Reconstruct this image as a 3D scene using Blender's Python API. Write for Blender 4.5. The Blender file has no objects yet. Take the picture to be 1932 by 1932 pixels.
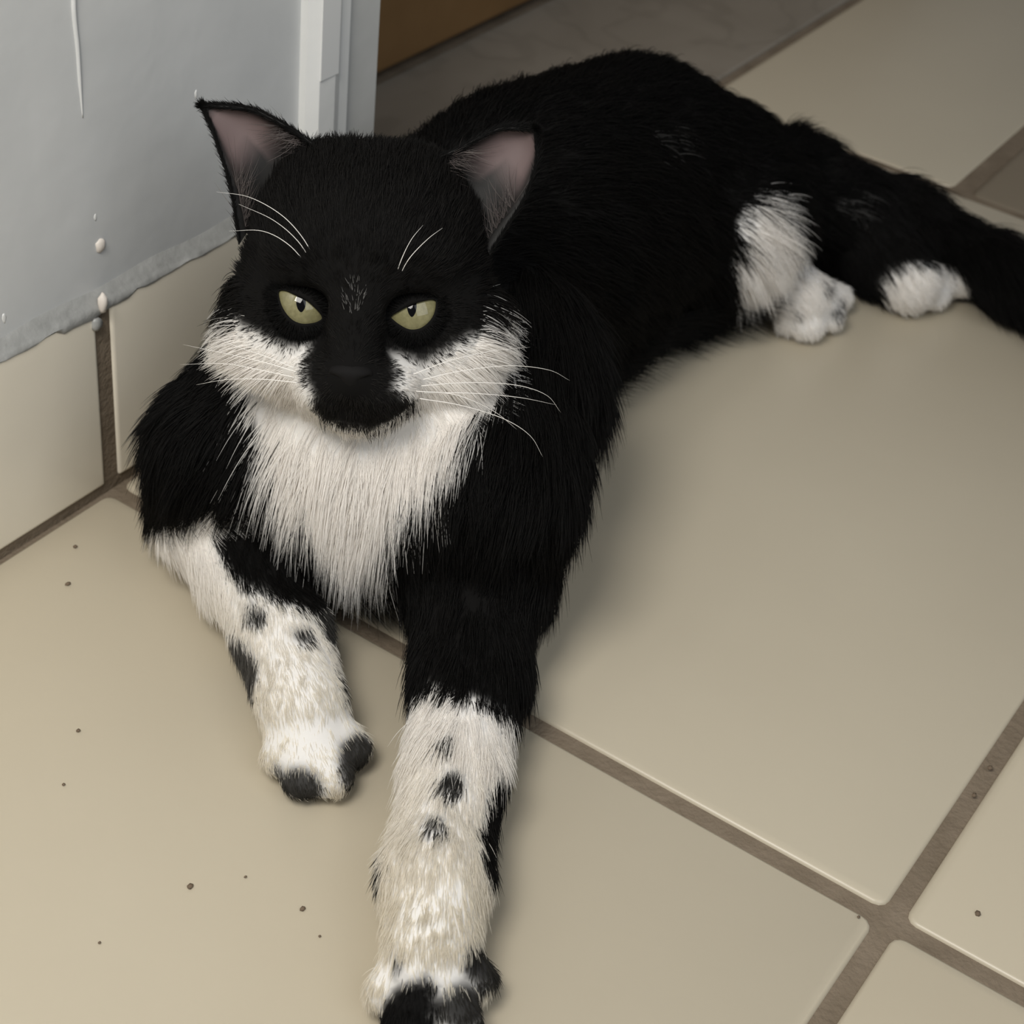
import bpy, bmesh, math, random
import numpy as np
from mathutils import Vector, Matrix

# ------------------------------------------------------------------ camera, light, exposure
S = 0.307                                    # metres per calibration unit (full floor tile = 0.45 m)
FPX = 3281.4                                 # focal length in pixels of the 1932 frame
CAMC = np.array([0.36709, -0.34915, 0.39049])
CAMR = np.array([[0.82125, 0.56229, 0.09680],   # right
                 [0.41197, -0.46703, -0.78240],   # down
                 [-0.39474, 0.68245, -0.61518]])  # forward
# re-orthonormalise
CAMR[2] /= np.linalg.norm(CAMR[2])
CAMR[0] -= CAMR[2] * (CAMR[0] @ CAMR[2]); CAMR[0] /= np.linalg.norm(CAMR[0])
CAMR[1] = np.cross(CAMR[2], CAMR[0])

scene = bpy.context.scene
col = scene.collection
cam_data = bpy.data.cameras.new('camera')
cam = bpy.data.objects.new('camera', cam_data); col.objects.link(cam)
cam_data.sensor_width = 36.0
cam_data.lens = 36.0 * FPX / 1932.0
cam_data.clip_start = 0.01
cam.matrix_world = Matrix((
    (CAMR[0][0], -CAMR[1][0], -CAMR[2][0], CAMC[0]),
    (CAMR[0][1], -CAMR[1][1], -CAMR[2][1], CAMC[1]),
    (CAMR[0][2], -CAMR[1][2], -CAMR[2][2], CAMC[2]),
    (0, 0, 0, 1)))
cam_data.dof.use_dof = True
cam_data.dof.focus_distance = 0.50
cam_data.dof.aperture_fstop = 22.0
scene.camera = cam

world = bpy.data.worlds.new('world'); scene.world = world
world.use_nodes = True
bg = world.node_tree.nodes['Background']
bg.inputs['Color'].default_value = (0.90, 0.95, 1.0, 1)
bg.inputs['Strength'].default_value = 0.15

def area_light(name, loc, target, size, energy, color):
    l = bpy.data.lights.new(name, 'AREA'); l.shape = 'SQUARE'; l.size = size
    l.energy = energy; l.color = color
    o = bpy.data.objects.new(name, l); col.objects.link(o)
    o.location = loc
    o.rotation_euler = (Vector(target) - Vector(loc)).to_track_quat('-Z', 'Y').to_euler()
    return o
area_light('room_light', (0.19, -0.40, 0.68), (0.14, 0.02, 0.0), 0.26, 4.1, (1.0, 0.965, 0.90))
area_light('wall_fill_light', (1.45, -0.55, 1.35), (0.0, 0.05, 0.05), 1.3, 11.0, (0.95, 0.98, 1.0))  # unseen fill light, added to brighten the wall and skirting

vs = scene.view_settings
vs.view_transform = 'Standard'; vs.look = 'None'; vs.gamma = 1.0
vs.use_curve_mapping = False
vs.exposure = 0.0

# ------------------------------------------------------------------ helpers
def PX(x, y, z=0.0):
    """point at height z seen at photo pixel (x, y)"""
    d = CAMR.T @ np.array([(x - 966) / FPX, (y - 966) / FPX, 1.0])
    return CAMC + d * ((z - CAMC[2]) / d[2])
def PD(x, y, t):
    """point at depth t along the lens axis seen at photo pixel (x, y)"""
    d = CAMR.T @ np.array([(x - 966) / FPX, (y - 966) / FPX, 1.0])
    return CAMC + d * t
def project(P):
    q = (np.asarray(P, float) - CAMC) @ CAMR.T
    return 966 + FPX * q[:, :2] / q[:, 2:3]

def tag(o, label=None, cat=None, group=None, kind=None):
    if label: o['label'] = label
    if cat: o['category'] = cat
    if group: o['group'] = group
    if kind: o['kind'] = kind
    return o
def link(name, me, mat=None, parent=None):
    o = bpy.data.objects.new(name, me); col.objects.link(o)
    if mat: me.materials.append(mat)
    if parent: o.parent = parent
    return o
def smooth(me, on=True):
    me.polygons.foreach_set('use_smooth', [on] * len(me.polygons))
def mesh_py(name, v, f, mat=None, parent=None, sm=True):
    me = bpy.data.meshes.new(name)
    me.from_pydata([tuple(map(float, p)) for p in v], [], [tuple(map(int, q)) for q in f]); me.update()
    if sm: smooth(me)
    return link(name, me, mat, parent)
def box(name, lo, hi, mat, parent=None, bev=0.0, seg=2):
    bm = bmesh.new(); bmesh.ops.create_cube(bm, size=1.0)
    for v in bm.verts:
        for i in range(3):
            v.co[i] = lo[i] + (v.co[i] + 0.5) * (hi[i] - lo[i])
    if bev > 0:
        bmesh.ops.bevel(bm, geom=list(bm.edges), offset=bev, segments=seg, affect='EDGES', profile=0.6)
    me = bpy.data.meshes.new(name); bm.to_mesh(me); bm.free()
    smooth(me, False)
    return link(name, me, mat, parent)
def tube(name, pts, radii, mat, parent=None, n=6):
    """swept tube through pts (smoothed with Catmull-Rom)"""
    P = np.array(pts, float); m = 8
    Q = np.vstack([2 * P[0] - P[1], P, 2 * P[-1] - P[-2]])
    out = []
    for i in range(len(P) - 1):
        p0, p1, p2, p3 = Q[i:i + 4]
        for k in range(m):
            t = k / m
            out.append(0.5 * ((2 * p1) + (p2 - p0) * t + (2 * p0 - 5 * p1 + 4 * p2 - p3) * t * t + (3 * p1 - p0 - 3 * p2 + p3) * t ** 3))
    out.append(P[-1]); out = np.array(out)
    rr = np.interp(np.linspace(0, 1, len(out)), np.linspace(0, 1, len(radii)), radii)
    T = np.gradient(out, axis=0); T /= np.linalg.norm(T, axis=1)[:, None]
    ref = np.array([0.3, 0.2, 0.9])
    v, f = [], []
    for i in range(len(out)):
        a = np.cross(T[i], ref); a /= np.linalg.norm(a); b = np.cross(T[i], a)
        for k in range(n):
            th = 2 * math.pi * k / n
            v.append(out[i] + rr[i] * (math.cos(th) * a + math.sin(th) * b))
    for i in range(len(out) - 1):
        for k in range(n):
            f.append((i * n + k, i * n + (k + 1) % n, (i + 1) * n + (k + 1) % n, (i + 1) * n + k))
    f.append(tuple(range(n))[::-1]); f.append(tuple((len(out) - 1) * n + k for k in range(n)))
    return mesh_py(name, v, f, mat, parent)

# ------------------------------------------------------------------ materials
def new_mat(name):
    m = bpy.data.materials.new(name); m.use_nodes = True
    nt = m.node_tree
    return m, nt, nt.nodes['Principled BSDF']
def mottled(name, c0, c1, scale=6.0, rough=0.4, spec=0.4, bump=0.0, bscale=200.0, coords='Object', detail=4.0, dots=None):
    m, nt, b = new_mat(name)
    tc = nt.nodes.new('ShaderNodeTexCoord')
    n = nt.nodes.new('ShaderNodeTexNoise'); n.inputs['Scale'].default_value = scale; n.inputs['Detail'].default_value = detail
    nt.links.new(tc.outputs[coords], n.inputs['Vector'])
    r = nt.nodes.new('ShaderNodeValToRGB')
    r.color_ramp.elements[0].position = 0.3; r.color_ramp.elements[1].position = 0.7
    r.color_ramp.elements[0].color = (*c0, 1); r.color_ramp.elements[1].color = (*c1, 1)
    nt.links.new(n.outputs['Fac'], r.inputs['Fac'])
    nt.links.new(r.outputs['Color'], b.inputs['Base Color'])
    b.inputs['Roughness'].default_value = rough
    b.inputs['Specular IOR Level'].default_value = spec
    if bump > 0:
        n2 = nt.nodes.new('ShaderNodeTexNoise'); n2.inputs['Scale'].default_value = bscale; n2.inputs['Detail'].default_value = 3
        nt.links.new(tc.outputs[coords], n2.inputs['Vector'])
        bp = nt.nodes.new('ShaderNodeBump'); bp.inputs['Strength'].default_value = bump; bp.inputs['Distance'].default_value = 0.002
        nt.links.new(n2.outputs['Fac'], bp.inputs['Height']); nt.links.new(bp.outputs['Normal'], b.inputs['Normal'])
    return m
def plain(name, c, rough=0.5, spec=0.4):
    m, nt, b = new_mat(name)
    b.inputs['Base Color'].default_value = (*c, 1); b.inputs['Roughness'].default_value = rough
    b.inputs['Specular IOR Level'].default_value = spec
    return m

M_TILE = mottled('beige_glazed_tile', (0.485, 0.428, 0.328), (0.525, 0.468, 0.362), 5.0, 0.34, 0.45, 0.04, 60)
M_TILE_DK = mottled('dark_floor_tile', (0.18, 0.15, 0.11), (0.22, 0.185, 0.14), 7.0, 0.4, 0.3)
M_GROUT = mottled('brown_grout', (0.165, 0.130, 0.093), (0.225, 0.18, 0.133), 60.0, 0.85, 0.15, 0.4, 500)
M_SKIRT = mottled('skirting_tile', (0.80, 0.735, 0.615), (0.86, 0.80, 0.675), 7.0, 0.32, 0.45, 0.04, 60)
M_WALL = mottled('grey_gloss_paint', (0.60, 0.61, 0.61), (0.70, 0.705, 0.70), 16.0, 0.36, 0.4, 0.22, 38, detail=6.0)
M_PAINT_DK = mottled('grey_paint_bead', (0.27, 0.272, 0.262), (0.37, 0.37, 0.36), 90.0, 0.35, 0.4, 0.3, 220)
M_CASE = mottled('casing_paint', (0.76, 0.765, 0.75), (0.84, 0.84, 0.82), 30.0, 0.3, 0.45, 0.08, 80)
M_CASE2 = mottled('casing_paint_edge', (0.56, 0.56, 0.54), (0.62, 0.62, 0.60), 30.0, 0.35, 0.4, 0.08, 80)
M_WHITE = plain('old_white_filler', (0.72, 0.66, 0.60), 0.6)
M_DIRT = plain('dark_crumb', (0.16, 0.12, 0.085), 0.9, 0.1)
M_WOOD = mottled('brown_wood', (0.16, 0.085, 0.03), (0.25, 0.145, 0.06), 9.0, 0.5, 0.3)
M_MARBLE = None
def marble():
    m, nt, b = new_mat('grey_veined_marble')
    tc = nt.nodes.new('ShaderNodeTexCoord')
    n = nt.nodes.new('ShaderNodeTexNoise'); n.inputs['Scale'].default_value = 14; n.inputs['Detail'].default_value = 6; n.inputs['Distortion'].default_value = 1.2
    nt.links.new(tc.outputs['Object'], n.inputs['Vector'])
    w = nt.nodes.new('ShaderNodeTexWave'); w.inputs['Scale'].default_value = 4.0; w.inputs['Distortion'].default_value = 22.0; w.inputs['Detail Scale'].default_value = 2.5; w.inputs['Detail'].default_value = 3
    nt.links.new(tc.outputs['Object'], w.inputs['Vector'])
    r = nt.nodes.new('ShaderNodeValToRGB')
    r.color_ramp.elements[0].position = 0.02; r.color_ramp.elements[0].color = (0.20, 0.175, 0.14, 1)
    r.color_ramp.elements[1].position = 0.22; r.color_ramp.elements[1].color = (0.28, 0.245, 0.20, 1)
    nt.links.new(w.outputs['Fac'], r.inputs['Fac'])
    mx = nt.nodes.new('ShaderNodeMix'); mx.data_type = 'RGBA'; mx.inputs[0].default_value = 0.7
    r2 = nt.nodes.new('ShaderNodeValToRGB')
    r2.color_ramp.elements[0].color = (0.19, 0.17, 0.14, 1); r2.color_ramp.elements[1].color = (0.34, 0.305, 0.26, 1)
    nt.links.new(n.outputs['Fac'], r2.inputs['Fac'])
    nt.links.new(r.outputs['Color'], mx.inputs[6]); nt.links.new(r2.outputs['Color'], mx.inputs[7])
    nt.links.new(mx.outputs[2], b.inputs['Base Color'])
    b.inputs['Roughness'].default_value = 0.4
    return m
M_MARBLE = marble()

# ------------------------------------------------------------------ floor
TY = 1.465 * S                                # full tile
G = 0.0062                                    # grout joint
X1 = 1.0 * S                                  # tile row cut at the wall
floor = box('floor', (-0.16, -1.6, -0.03), (2.2, 2.6, -0.0012), M_GROUT)
tag(floor, 'brown grout bed under beige floor tiles', kind='structure')
def tile_mesh(name, w, d, mat, r=0.004, h=0.010):
    """flat tile with rounded corners and an eased top edge"""
    bm = bmesh.new()
    def ring(inset, z):
        vs_ = []
        for cx, cy, a0 in ((w - r, d - r, 0), (r, d - r, 90), (r, r, 180), (w - r, r, 270)):
            for k in range(4):
                a = math.radians(a0 + 30 * k)
                vs_.append(bm.verts.new((cx + (r - inset) * math.cos(a), cy + (r - inset) * math.sin(a), z)))
        return vs_
    rs = [ring(0, -h), ring(0, -0.0014), ring(0.0004, -0.0005), ring(0.0014, 0.0)]
    for a, b in zip(rs, rs[1:]):
        for k in range(16):
            bm.faces.new((a[k], a[(k + 1) % 16], b[(k + 1) % 16], b[k]))
    bm.faces.new(rs[-1]); bm.faces.new(rs[0][::-1])
    me = bpy.data.meshes.new(name); bm.to_mesh(me); bm.free()
    me.materials.append(mat); smooth(me, True)
    me.set_sharp_from_angle(angle=math.radians(40)) if hasattr(me, 'set_sharp_from_angle') else None
    return me
rng0 = random.Random(4)
tile_cache = {}
def put_tile(x0, x1, y0, y1, mat=None):
    mat = mat or M_TILE
    w, d = x1 - x0 - G, y1 - y0 - G
    key = (round(w, 4), round(d, 4), mat.name)
    if key not in tile_cache: tile_cache[key] = tile_mesh('floor_tile', w, d, mat)
    o = bpy.data.objects.new('floor_tile', tile_cache[key]); col.objects.link(o); o.parent = floor
    o.location = (x0 + G / 2, y0 + G / 2, rng0.uniform(-0.0003, 0.0))
    return o
cols_ = [(-0.0022, X1)] + [(X1 + i * TY, X1 + (i + 1) * TY) for i in range(4)]
for j in range(-3, 1):
    for (a, b) in cols_:
        put_tile(a, b, j * TY, (j + 1) * TY)
X4 = 0.451 * S
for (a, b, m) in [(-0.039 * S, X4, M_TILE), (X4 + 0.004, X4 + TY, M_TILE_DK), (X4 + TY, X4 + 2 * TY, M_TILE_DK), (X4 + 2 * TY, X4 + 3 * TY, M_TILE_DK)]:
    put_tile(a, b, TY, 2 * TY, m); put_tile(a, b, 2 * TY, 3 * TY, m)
# threshold in the doorway and the strip of tile edge up to it
sill = box('trim_1', (-0.455 * S, 0.148, -0.02), (-0.046 * S, 1.05, 0.001), M_MARBLE, bev=0.001)
tag(sill, 'grey veined marble threshold in the doorway', kind='structure')

# ------------------------------------------------------------------ wall, skirting, casing, door
H = 2.4
BH = 0.250 * S
WX = -0.004
YD0, YD1, YD2, YD3 = -1.5, 0.339 * S, 0.409 * S, 0.482 * S
wall = box('wall_left', (WX - 0.135, YD0, -0.01), (WX, YD2 + 0.004, H), M_WALL)
tag(wall, 'grey gloss painted wall beside the doorway', kind='structure')
far = box('wall_far', (WX - 0.135, 1.05, -0.01), (WX, 2.4, H), M_WALL)
tag(far, 'grey painted wall past the doorway', kind='structure')
lin = box('wall_lintel', (WX - 0.135, YD2 + 0.004, 2.05), (WX, 1.05, H), M_WALL)
tag(lin, 'grey painted wall above the doorway', kind='structure')

skirt = bpy.data.objects.new('baseboard_left', None); col.objects.link(skirt)
tag(skirt, 'beige tile skirting along the grey wall', kind='structure')
bed = box('grout', (WX - 0.002, YD0, -0.005), (-0.0010, YD1 - 0.002, BH - 0.002), M_GROUT, skirt)
def skirt_tile(y0, y1):
    o = box('tile', (WX, y0, 0.0032), (0.0, y1, BH), M_SKIRT, skirt, bev=0.0016, seg=3)
    smooth(o.data, True)
    return o
y = -0.0034
skirt_tile(0.0034, YD1 - 0.002)
for i in range(3):
    skirt_tile(y - 0.45 + 0.006, y); y -= 0.45
# bead of paint along the top of the skirting: a wavy swept strip
def paint_bead():
    rs = random.Random(8)
    v, f = [], []
    ys = np.linspace(YD0 + 0.9, YD1 - 0.001, 170); nP = 7
    ph = [rs.uniform(0, 6.28) for _ in range(6)]
    for yy in ys:
        wv = 0.0006 * math.sin(yy * 95 + ph[0]) + 0.0009 * math.sin(yy * 210 + ph[1]) + 0.0005 * math.sin(yy * 480 + ph[2])
        wt = 0.0006 * math.sin(yy * 130 + ph[3])
        drop = 0.0022 if -0.02 < yy < 0.012 else 0.0
        prof = [(WX - 0.001, BH + 0.0048 + wt), (WX + 0.0003, BH + 0.0042 + wt), (WX + 0.0014, BH + 0.0018), (-0.0006, BH + 0.0004),
                (0.0002, BH - 0.0010), (0.0003, BH - 0.0010 + wv * 0.6 - drop), (-0.0005, BH - 0.0018 + wv * 0.6 - drop)]
        for (x, z) in prof: v.append((x, yy, z))
    for i in range(len(ys) - 1):
        for k in range(nP - 1):
            f.append((i * nP + k, i * nP + k + 1, (i + 1) * nP + k + 1, (i + 1) * nP + k))
    return mesh_py('paint_bead', v, f, M_PAINT_DK, skirt)
paint_bead()
# knob of filler where the joint meets the paint
def blob(name, c, r, mat, parent, seed=0, sub=2, squash=(1, 1, 1)):
    bm = bmesh.new(); bmesh.ops.create_icosphere(bm, subdivisions=sub, radius=1.0)
    rs = random.Random(seed)
    for v in bm.verts:
        k = 1 + rs.uniform(-0.16, 0.16)
        v.co = Vector((c[0] + v.co.x * r * squash[0] * k, c[1] + v.co.y * r * squash[1] * k, c[2] + v.co.z * r * squash[2] * k))
    me = bpy.data.meshes.new(name); bm.to_mesh(me); bm.free(); smooth(me)
    return link(name, me, mat, parent)
def on_wall(px, py, x=WX):
    d = CAMR.T @ np.array([(px - 966) / FPX, (py - 966) / FPX, 1.0])
    return CAMC + d * ((x - CAMC[0]) / d[0])
blob('filler', on_wall(194, 572, 0.0006), 0.0030, M_WHITE, skirt, 3, squash=(0.5, 0.6, 1.3))
blob('filler', on_wall(183, 612, 0.0004), 0.0022, M_PAINT_DK, skirt, 5, squash=(0.5, 1.0, 1.2))
# wall marks: run of paint, rawl plug, chips
run = tube('paint_run', [on_wall(138, -60), on_wall(139, 20), on_wall(146, 90), on_wall(150, 150), on_wall(156, 222)],
           [0.0009, 0.0009, 0.0008, 0.0007, 0.0002], M_WALL, wall, 8)
plug = blob('wall_plug', on_wall(189, 463), 0.0027, M_WHITE, wall, 9, squash=(0.45, 0.8, 1.0))
for i, (px, py, r) in enumerate([(370, 178, 0.0014), (464, 205, 0.0018), (8, 600, 0.0016), (180, 410, 0.0012)]):
    blob('paint_chip', on_wall(px, py), r * 0.75, M_CASE, wall, 20 + i, squash=(0.15, 0.7, 1.5))
casing = bpy.data.objects.new('trim_2', None); col.objects.link(casing)
tag(casing, 'white painted door casing with a stepped edge', kind='structure')
def prism(name, prof, z0, z1, mat, parent):
    v = [(x, y_, z0) for x, y_ in prof] + [(x, y_, z1) for x, y_ in prof]; n = len(prof)
    f = [(k, (k + 1) % n, (k + 1) % n + n, k + n) for k in range(n)] + [tuple(range(n))[::-1], tuple(range(n, 2 * n))]
    o = mesh_py(name, v, f, mat, parent, sm=False); return o
prism('architrave', [(WX - 0.002, YD1), (WX + 0.003, YD1), (WX + 0.0065, YD1 + 0.0035), (WX + 0.0068, YD1 + 0.012), (WX + 0.0052, YD1 + 0.0165), (WX + 0.0052, YD2), (WX - 0.002, YD2)],
      0.0, 2.1, M_CASE, casing)
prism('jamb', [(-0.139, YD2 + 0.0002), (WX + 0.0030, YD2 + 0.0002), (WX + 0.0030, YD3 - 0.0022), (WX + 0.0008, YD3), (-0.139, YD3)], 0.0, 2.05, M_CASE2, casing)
zt = on_wall(612, 150, WX + 0.0068)[2]
patch = box('paint_patch', (WX + 0.0064, YD1 + 0.0035, zt), (WX + 0.0070, YD1 + 0.0135, zt + 0.5), plain('fresh_white_paint', (0.80, 0.80, 0.785), 0.3, 0.45), casing)

door = bpy.data.objects.new('door_1', None); col.objects.link(door)
tag(door, 'brown wooden door behind the marble threshold', kind='structure')
XD = -0.458 * S
box('door_panel', (XD - 0.035, 0.12, 0.006), (XD, 1.02, 2.03), M_WOOD, door, bev=0.002)
box('stop', (XD - 0.04, 0.10, -0.004), (XD - 0.0305, 1.05, 0.012), M_WOOD, door)

# crumbs of dirt on the tiles
for i, (px, py, r) in enumerate([(359, 1672, 0.0011), (571, 1714, 0.0010), (463, 1654, 0.0005), (128, 1101, 0.0011), (142, 1031, 0.0009), (148, 1378, 0.0008),
                                 (120, 1480, 0.0006), (188, 1778, 0.0005), (1845, 1723, 0.0011), (1620, 1730, 0.0006), (338, 1055, 0.0007), (603, 1766, 0.0005), (1838, 1500, 0.0010), (1868, 1448, 0.0012)]):
    c = PX(px, py, 0.0004)
    b_ = blob('crumb', c, r * 0.8, M_DIRT, None, 60 + i, 1, (1, 1.3, 0.5))
    if px in (1838, 1868): tag(b_, 'dark crumb of dirt stuck in the brown grout line', 'crumb', 'crumbs in the grout')
    elif px == 1845: tag(b_, 'brown crumb on the tile beside the crossing of two grout lines', 'crumb')
    else: tag(b_, 'tiny dark crumb of dirt lying on a beige floor tile', 'crumb', 'crumbs on the tiles')

# ------------------------------------------------------------------ implicit-surface tools
class Field:
    def __init__(self, lo, hi, h):
        self.lo = np.array(lo, float); self.h = h
        self.n = np.ceil((np.array(hi) - self.lo) / h).astype(int) + 1
        self.f = np.full(self.n, 0.05, np.float32)
        self.ax = [self.lo[i] + h * np.arange(self.n[i]) for i in range(3)]
    def sl(self, lo, hi):
        a = np.clip(((np.array(lo) - self.lo) / self.h).astype(int), 0, self.n - 1)
        b = np.clip(((np.array(hi) - self.lo) / self.h).astype(int) + 2, 1, self.n)
        return tuple(slice(int(i), int(j)) for i, j in zip(a, b))
    def grid(self, s):
        return (self.ax[0][s[0]][:, None, None], self.ax[1][s[1]][None, :, None], self.ax[2][s[2]][None, None, :])
    def add(self, prim, k):
        fn, lo, hi = prim
        pad = k + 0.012
        s = self.sl(np.array(lo) - pad, np.array(hi) + pad)
        X, Y, Z = self.grid(s)
        d = fn(X, Y, Z); a = self.f[s]
        h = np.clip(0.5 + 0.5 * (a - d) / max(k, 1e-6), 0, 1)
        self.f[s] = a * (1 - h) + d * h - k * h * (1 - h)
    def sub(self, prim, k):
        fn, lo, hi = prim
        s = self.sl(np.array(lo) - k - 0.01, np.array(hi) + k + 0.01)
        X, Y, Z = self.grid(s)
        d = -fn(X, Y, Z); a = self.f[s]
        h = np.clip(0.5 - 0.5 * (a - d) / max(k, 1e-6), 0, 1)
        self.f[s] = a * (1 - h) + d * h + k * h * (1 - h)
    def sample(self, P):
        q = np.clip((P - self.lo) / self.h, 0, self.n - 1.001); i = q.astype(int); t = q - i
        r = 0
        for dx in (0, 1):
            for dy in (0, 1):
                for dz in (0, 1):
                    w = (t[:, 0] if dx else 1 - t[:, 0]) * (t[:, 1] if dy else 1 - t[:, 1]) * (t[:, 2] if dz else 1 - t[:, 2])
                    r = r + w * self.f[i[:, 0] + dx, i[:, 1] + dy, i[:, 2] + dz]
        return r
    def surface(self):
        """surface nets -> verts, quads"""
        F = self.f; neg = F < 0
        n = np.array(F.shape) - 1
        c = np.zeros(n, np.int8)
        for dx in (0, 1):
            for dy in (0, 1):
                for dz in (0, 1):
                    c += neg[dx:dx + n[0], dy:dy + n[1], dz:dz + n[2]]
        act = (c > 0) & (c < 8)
        idx = np.argwhere(act)
        ids = np.full(n, -1, np.int64); ids[act] = np.arange(len(idx))
        acc = np.zeros((len(idx), 3)); cnt = np.zeros(len(idx))
        corners = [(a, b, d) for a in (0, 1) for b in (0, 1) for d in (0, 1)]
        for p in corners:
            for ax in range(3):
                if p[ax]: continue
                q = list(p); q[ax] = 1
                a = F[idx[:, 0] + p[0], idx[:, 1] + p[1], idx[:, 2] + p[2]]
                b = F[idx[:, 0] + q[0], idx[:, 1] + q[1], idx[:, 2] + q[2]]
                m = (a < 0) != (b < 0)
                t = np.where(m, a / np.where(m, a - b, 1), 0)
                pos = np.array(p, float)[None, :] + np.eye(3)[ax][None, :] * t[:, None]
                acc += np.where(m[:, None], pos, 0); cnt += m
        V = (idx + acc / cnt[:, None]) * self.h + self.lo
        quads = []
        for ax in range(3):
            u, w = [(1, 2), (2, 0), (0, 1)][ax]
            s0 = [slice(None)] * 3; s1 = [slice(None)] * 3
            s0[ax] = slice(0, -1); s1[ax] = slice(1, None)
            a = neg[tuple(s0)]; b = neg[tuple(s1)]
            for flip, m in ((False, a & ~b), (True, ~a & b)):
                e = np.argwhere(m)
                e = e[(e[:, u] > 0) & (e[:, w] > 0) & (e[:, u] < n[u]) & (e[:, w] < n[w])]
                def cell(du, dw):
                    k = e.copy(); k[:, u] -= du; k[:, w] -= dw
                    return ids[k[:, 0], k[:, 1], k[:, 2]]
                q = np.stack([cell(1, 1), cell(0, 1), cell(0, 0), cell(1, 0)], 1)
                if flip: q = q[:, ::-1]
                quads.append(q)
        return V, np.vstack(quads)

def capsule(a, b, ra, rb):
    a = np.array(a, float); b = np.array(b, float); ab = b - a; L2 = ab @ ab
    def fn(X, Y, Z):
        px, py, pz = X - a[0], Y - a[1], Z - a[2]
        t = np.clip((px * ab[0] + py * ab[1] + pz * ab[2]) / L2, 0, 1)
        return np.sqrt((px - t * ab[0]) ** 2 + (py - t * ab[1]) ** 2 + (pz - t * ab[2]) ** 2) - (ra + (rb - ra) * t)
    r = max(ra, rb)
    return fn, np.minimum(a, b) - r, np.maximum(a, b) + r
def ellipsoid(c, r, R=None):
    """R rows are the ellipsoid's own axes in world space"""
    c = np.array(c, float); r = np.array(r, float); R = np.eye(3) if R is None else np.array(R)
    def fn(X, Y, Z):
        px, py, pz = X - c[0], Y - c[1], Z - c[2]
        q = [R[i][0] * px + R[i][1] * py + R[i][2] * pz for i in range(3)]
        k0 = np.sqrt(sum((q[i] / r[i]) ** 2 for i in range(3)))
        k1 = np.sqrt(sum((q[i] / r[i] ** 2) ** 2 for i in range(3))) + 1e-9
        return k0 * (k0 - 1.0) / k1
    e = np.sqrt(((R * r[:, None]) ** 2).sum(0))
    return fn, c - e, c + e

# ------------------------------------------------------------------ the cat: pose
CM = 0.01
# head frame: e1 = toward picture right (the cat's left), e2 = out of the face, e3 = crown
PITCH = math.radians(24); ROLL = math.radians(3.0)
_r = math.cos(ROLL) * CAMR[0] + math.sin(ROLL) * CAMR[1]
_d = -math.sin(ROLL) * CAMR[0] + math.cos(ROLL) * CAMR[1]
HE1 = _r
HE2 = -math.cos(PITCH) * CAMR[2] + math.sin(PITCH) * _d
HE3 = np.cross(HE1, HE2)
HE3 = HE3 if HE3 @ _d < 0 else -HE3
HC = PD(690, 546, 0.520)
HM = np.array([HE1, HE2, HE3])
def hp(x, y_, z): return HC + CM * (x * HE1 + y_ * HE2 + z * HE3)
EYE = {-1: hp(-1.66, 1.62, -0.13), 1: hp(1.56, 1.62, -0.13)}
EYE_R = 1.02 * CM

prims = []   # (group, prim, k)
def add(g, p, k): prims.append((g, p, k))
GRP = {'head': 0, 'torso': 1, 'foreleg_a': 2, 'foreleg_b': 3, 'hind_a': 4, 'hind_b': 5, 'tail': 6}
# torso
add('torso', ellipsoid((0.086, 0.056, 0.060), (0.048, 0.060, 0.054)), 0.01)
add('torso', ellipsoid((0.070, 0.140, 0.064), (0.050, 0.080, 0.063)), 0.03)
add('torso', ellipsoid((0.068, 0.218, 0.057), (0.050, 0.070, 0.057)), 0.03)
add('torso', ellipsoid(PX(1368, 285, 0.056), (0.022, 0.028, 0.020)), 0.03)
add('torso', ellipsoid((0.088, 0.250, 0.040), (0.034, 0.042, 0.036)), 0.025)
add('torso', capsule(hp(0, -1.6, -0.6), (0.085, 0.055, 0.075), 0.030, 0.042), 0.02)
add('torso', ellipsoid(PX(665, 890, 0.056), (0.030, 0.026, 0.034)), 0.02)
# head
def hadd(c, r, k): add('head', ellipsoid(hp(*c), np.array(r) * CM, HM), k * CM)
hadd((0, -0.7, 1.05), (3.5, 3.6, 3.15), 0.5)
for s in (-1, 1): hadd((s * 1.35, -1.0, 2.85), (1.1, 1.3, 1.05), 0.7)
for s in (-1, 1):
    hadd((s * 2.1, 0.5, -1.05), (2.0, 2.0, 2.0), 1.2)
    hadd((s * 1.45, 1.75, 1.55), (1.15, 1.0, 0.7), 0.8)
    hadd((s * 0.72, 2.95, -1.95), (1.05, 1.05, 0.9), 0.5)
add('head', capsule(hp(0, 2.2, 1.2), hp(0, 3.70, -1.30), 0.0085, 0.0060), 0.008)
hadd((0, 2.55, -2.75), (1.0, 0.95, 0.75), 0.6)
hadd((0, 1.3, -2.2), (1.9, 1.6, 1.2), 1.0)
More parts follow.
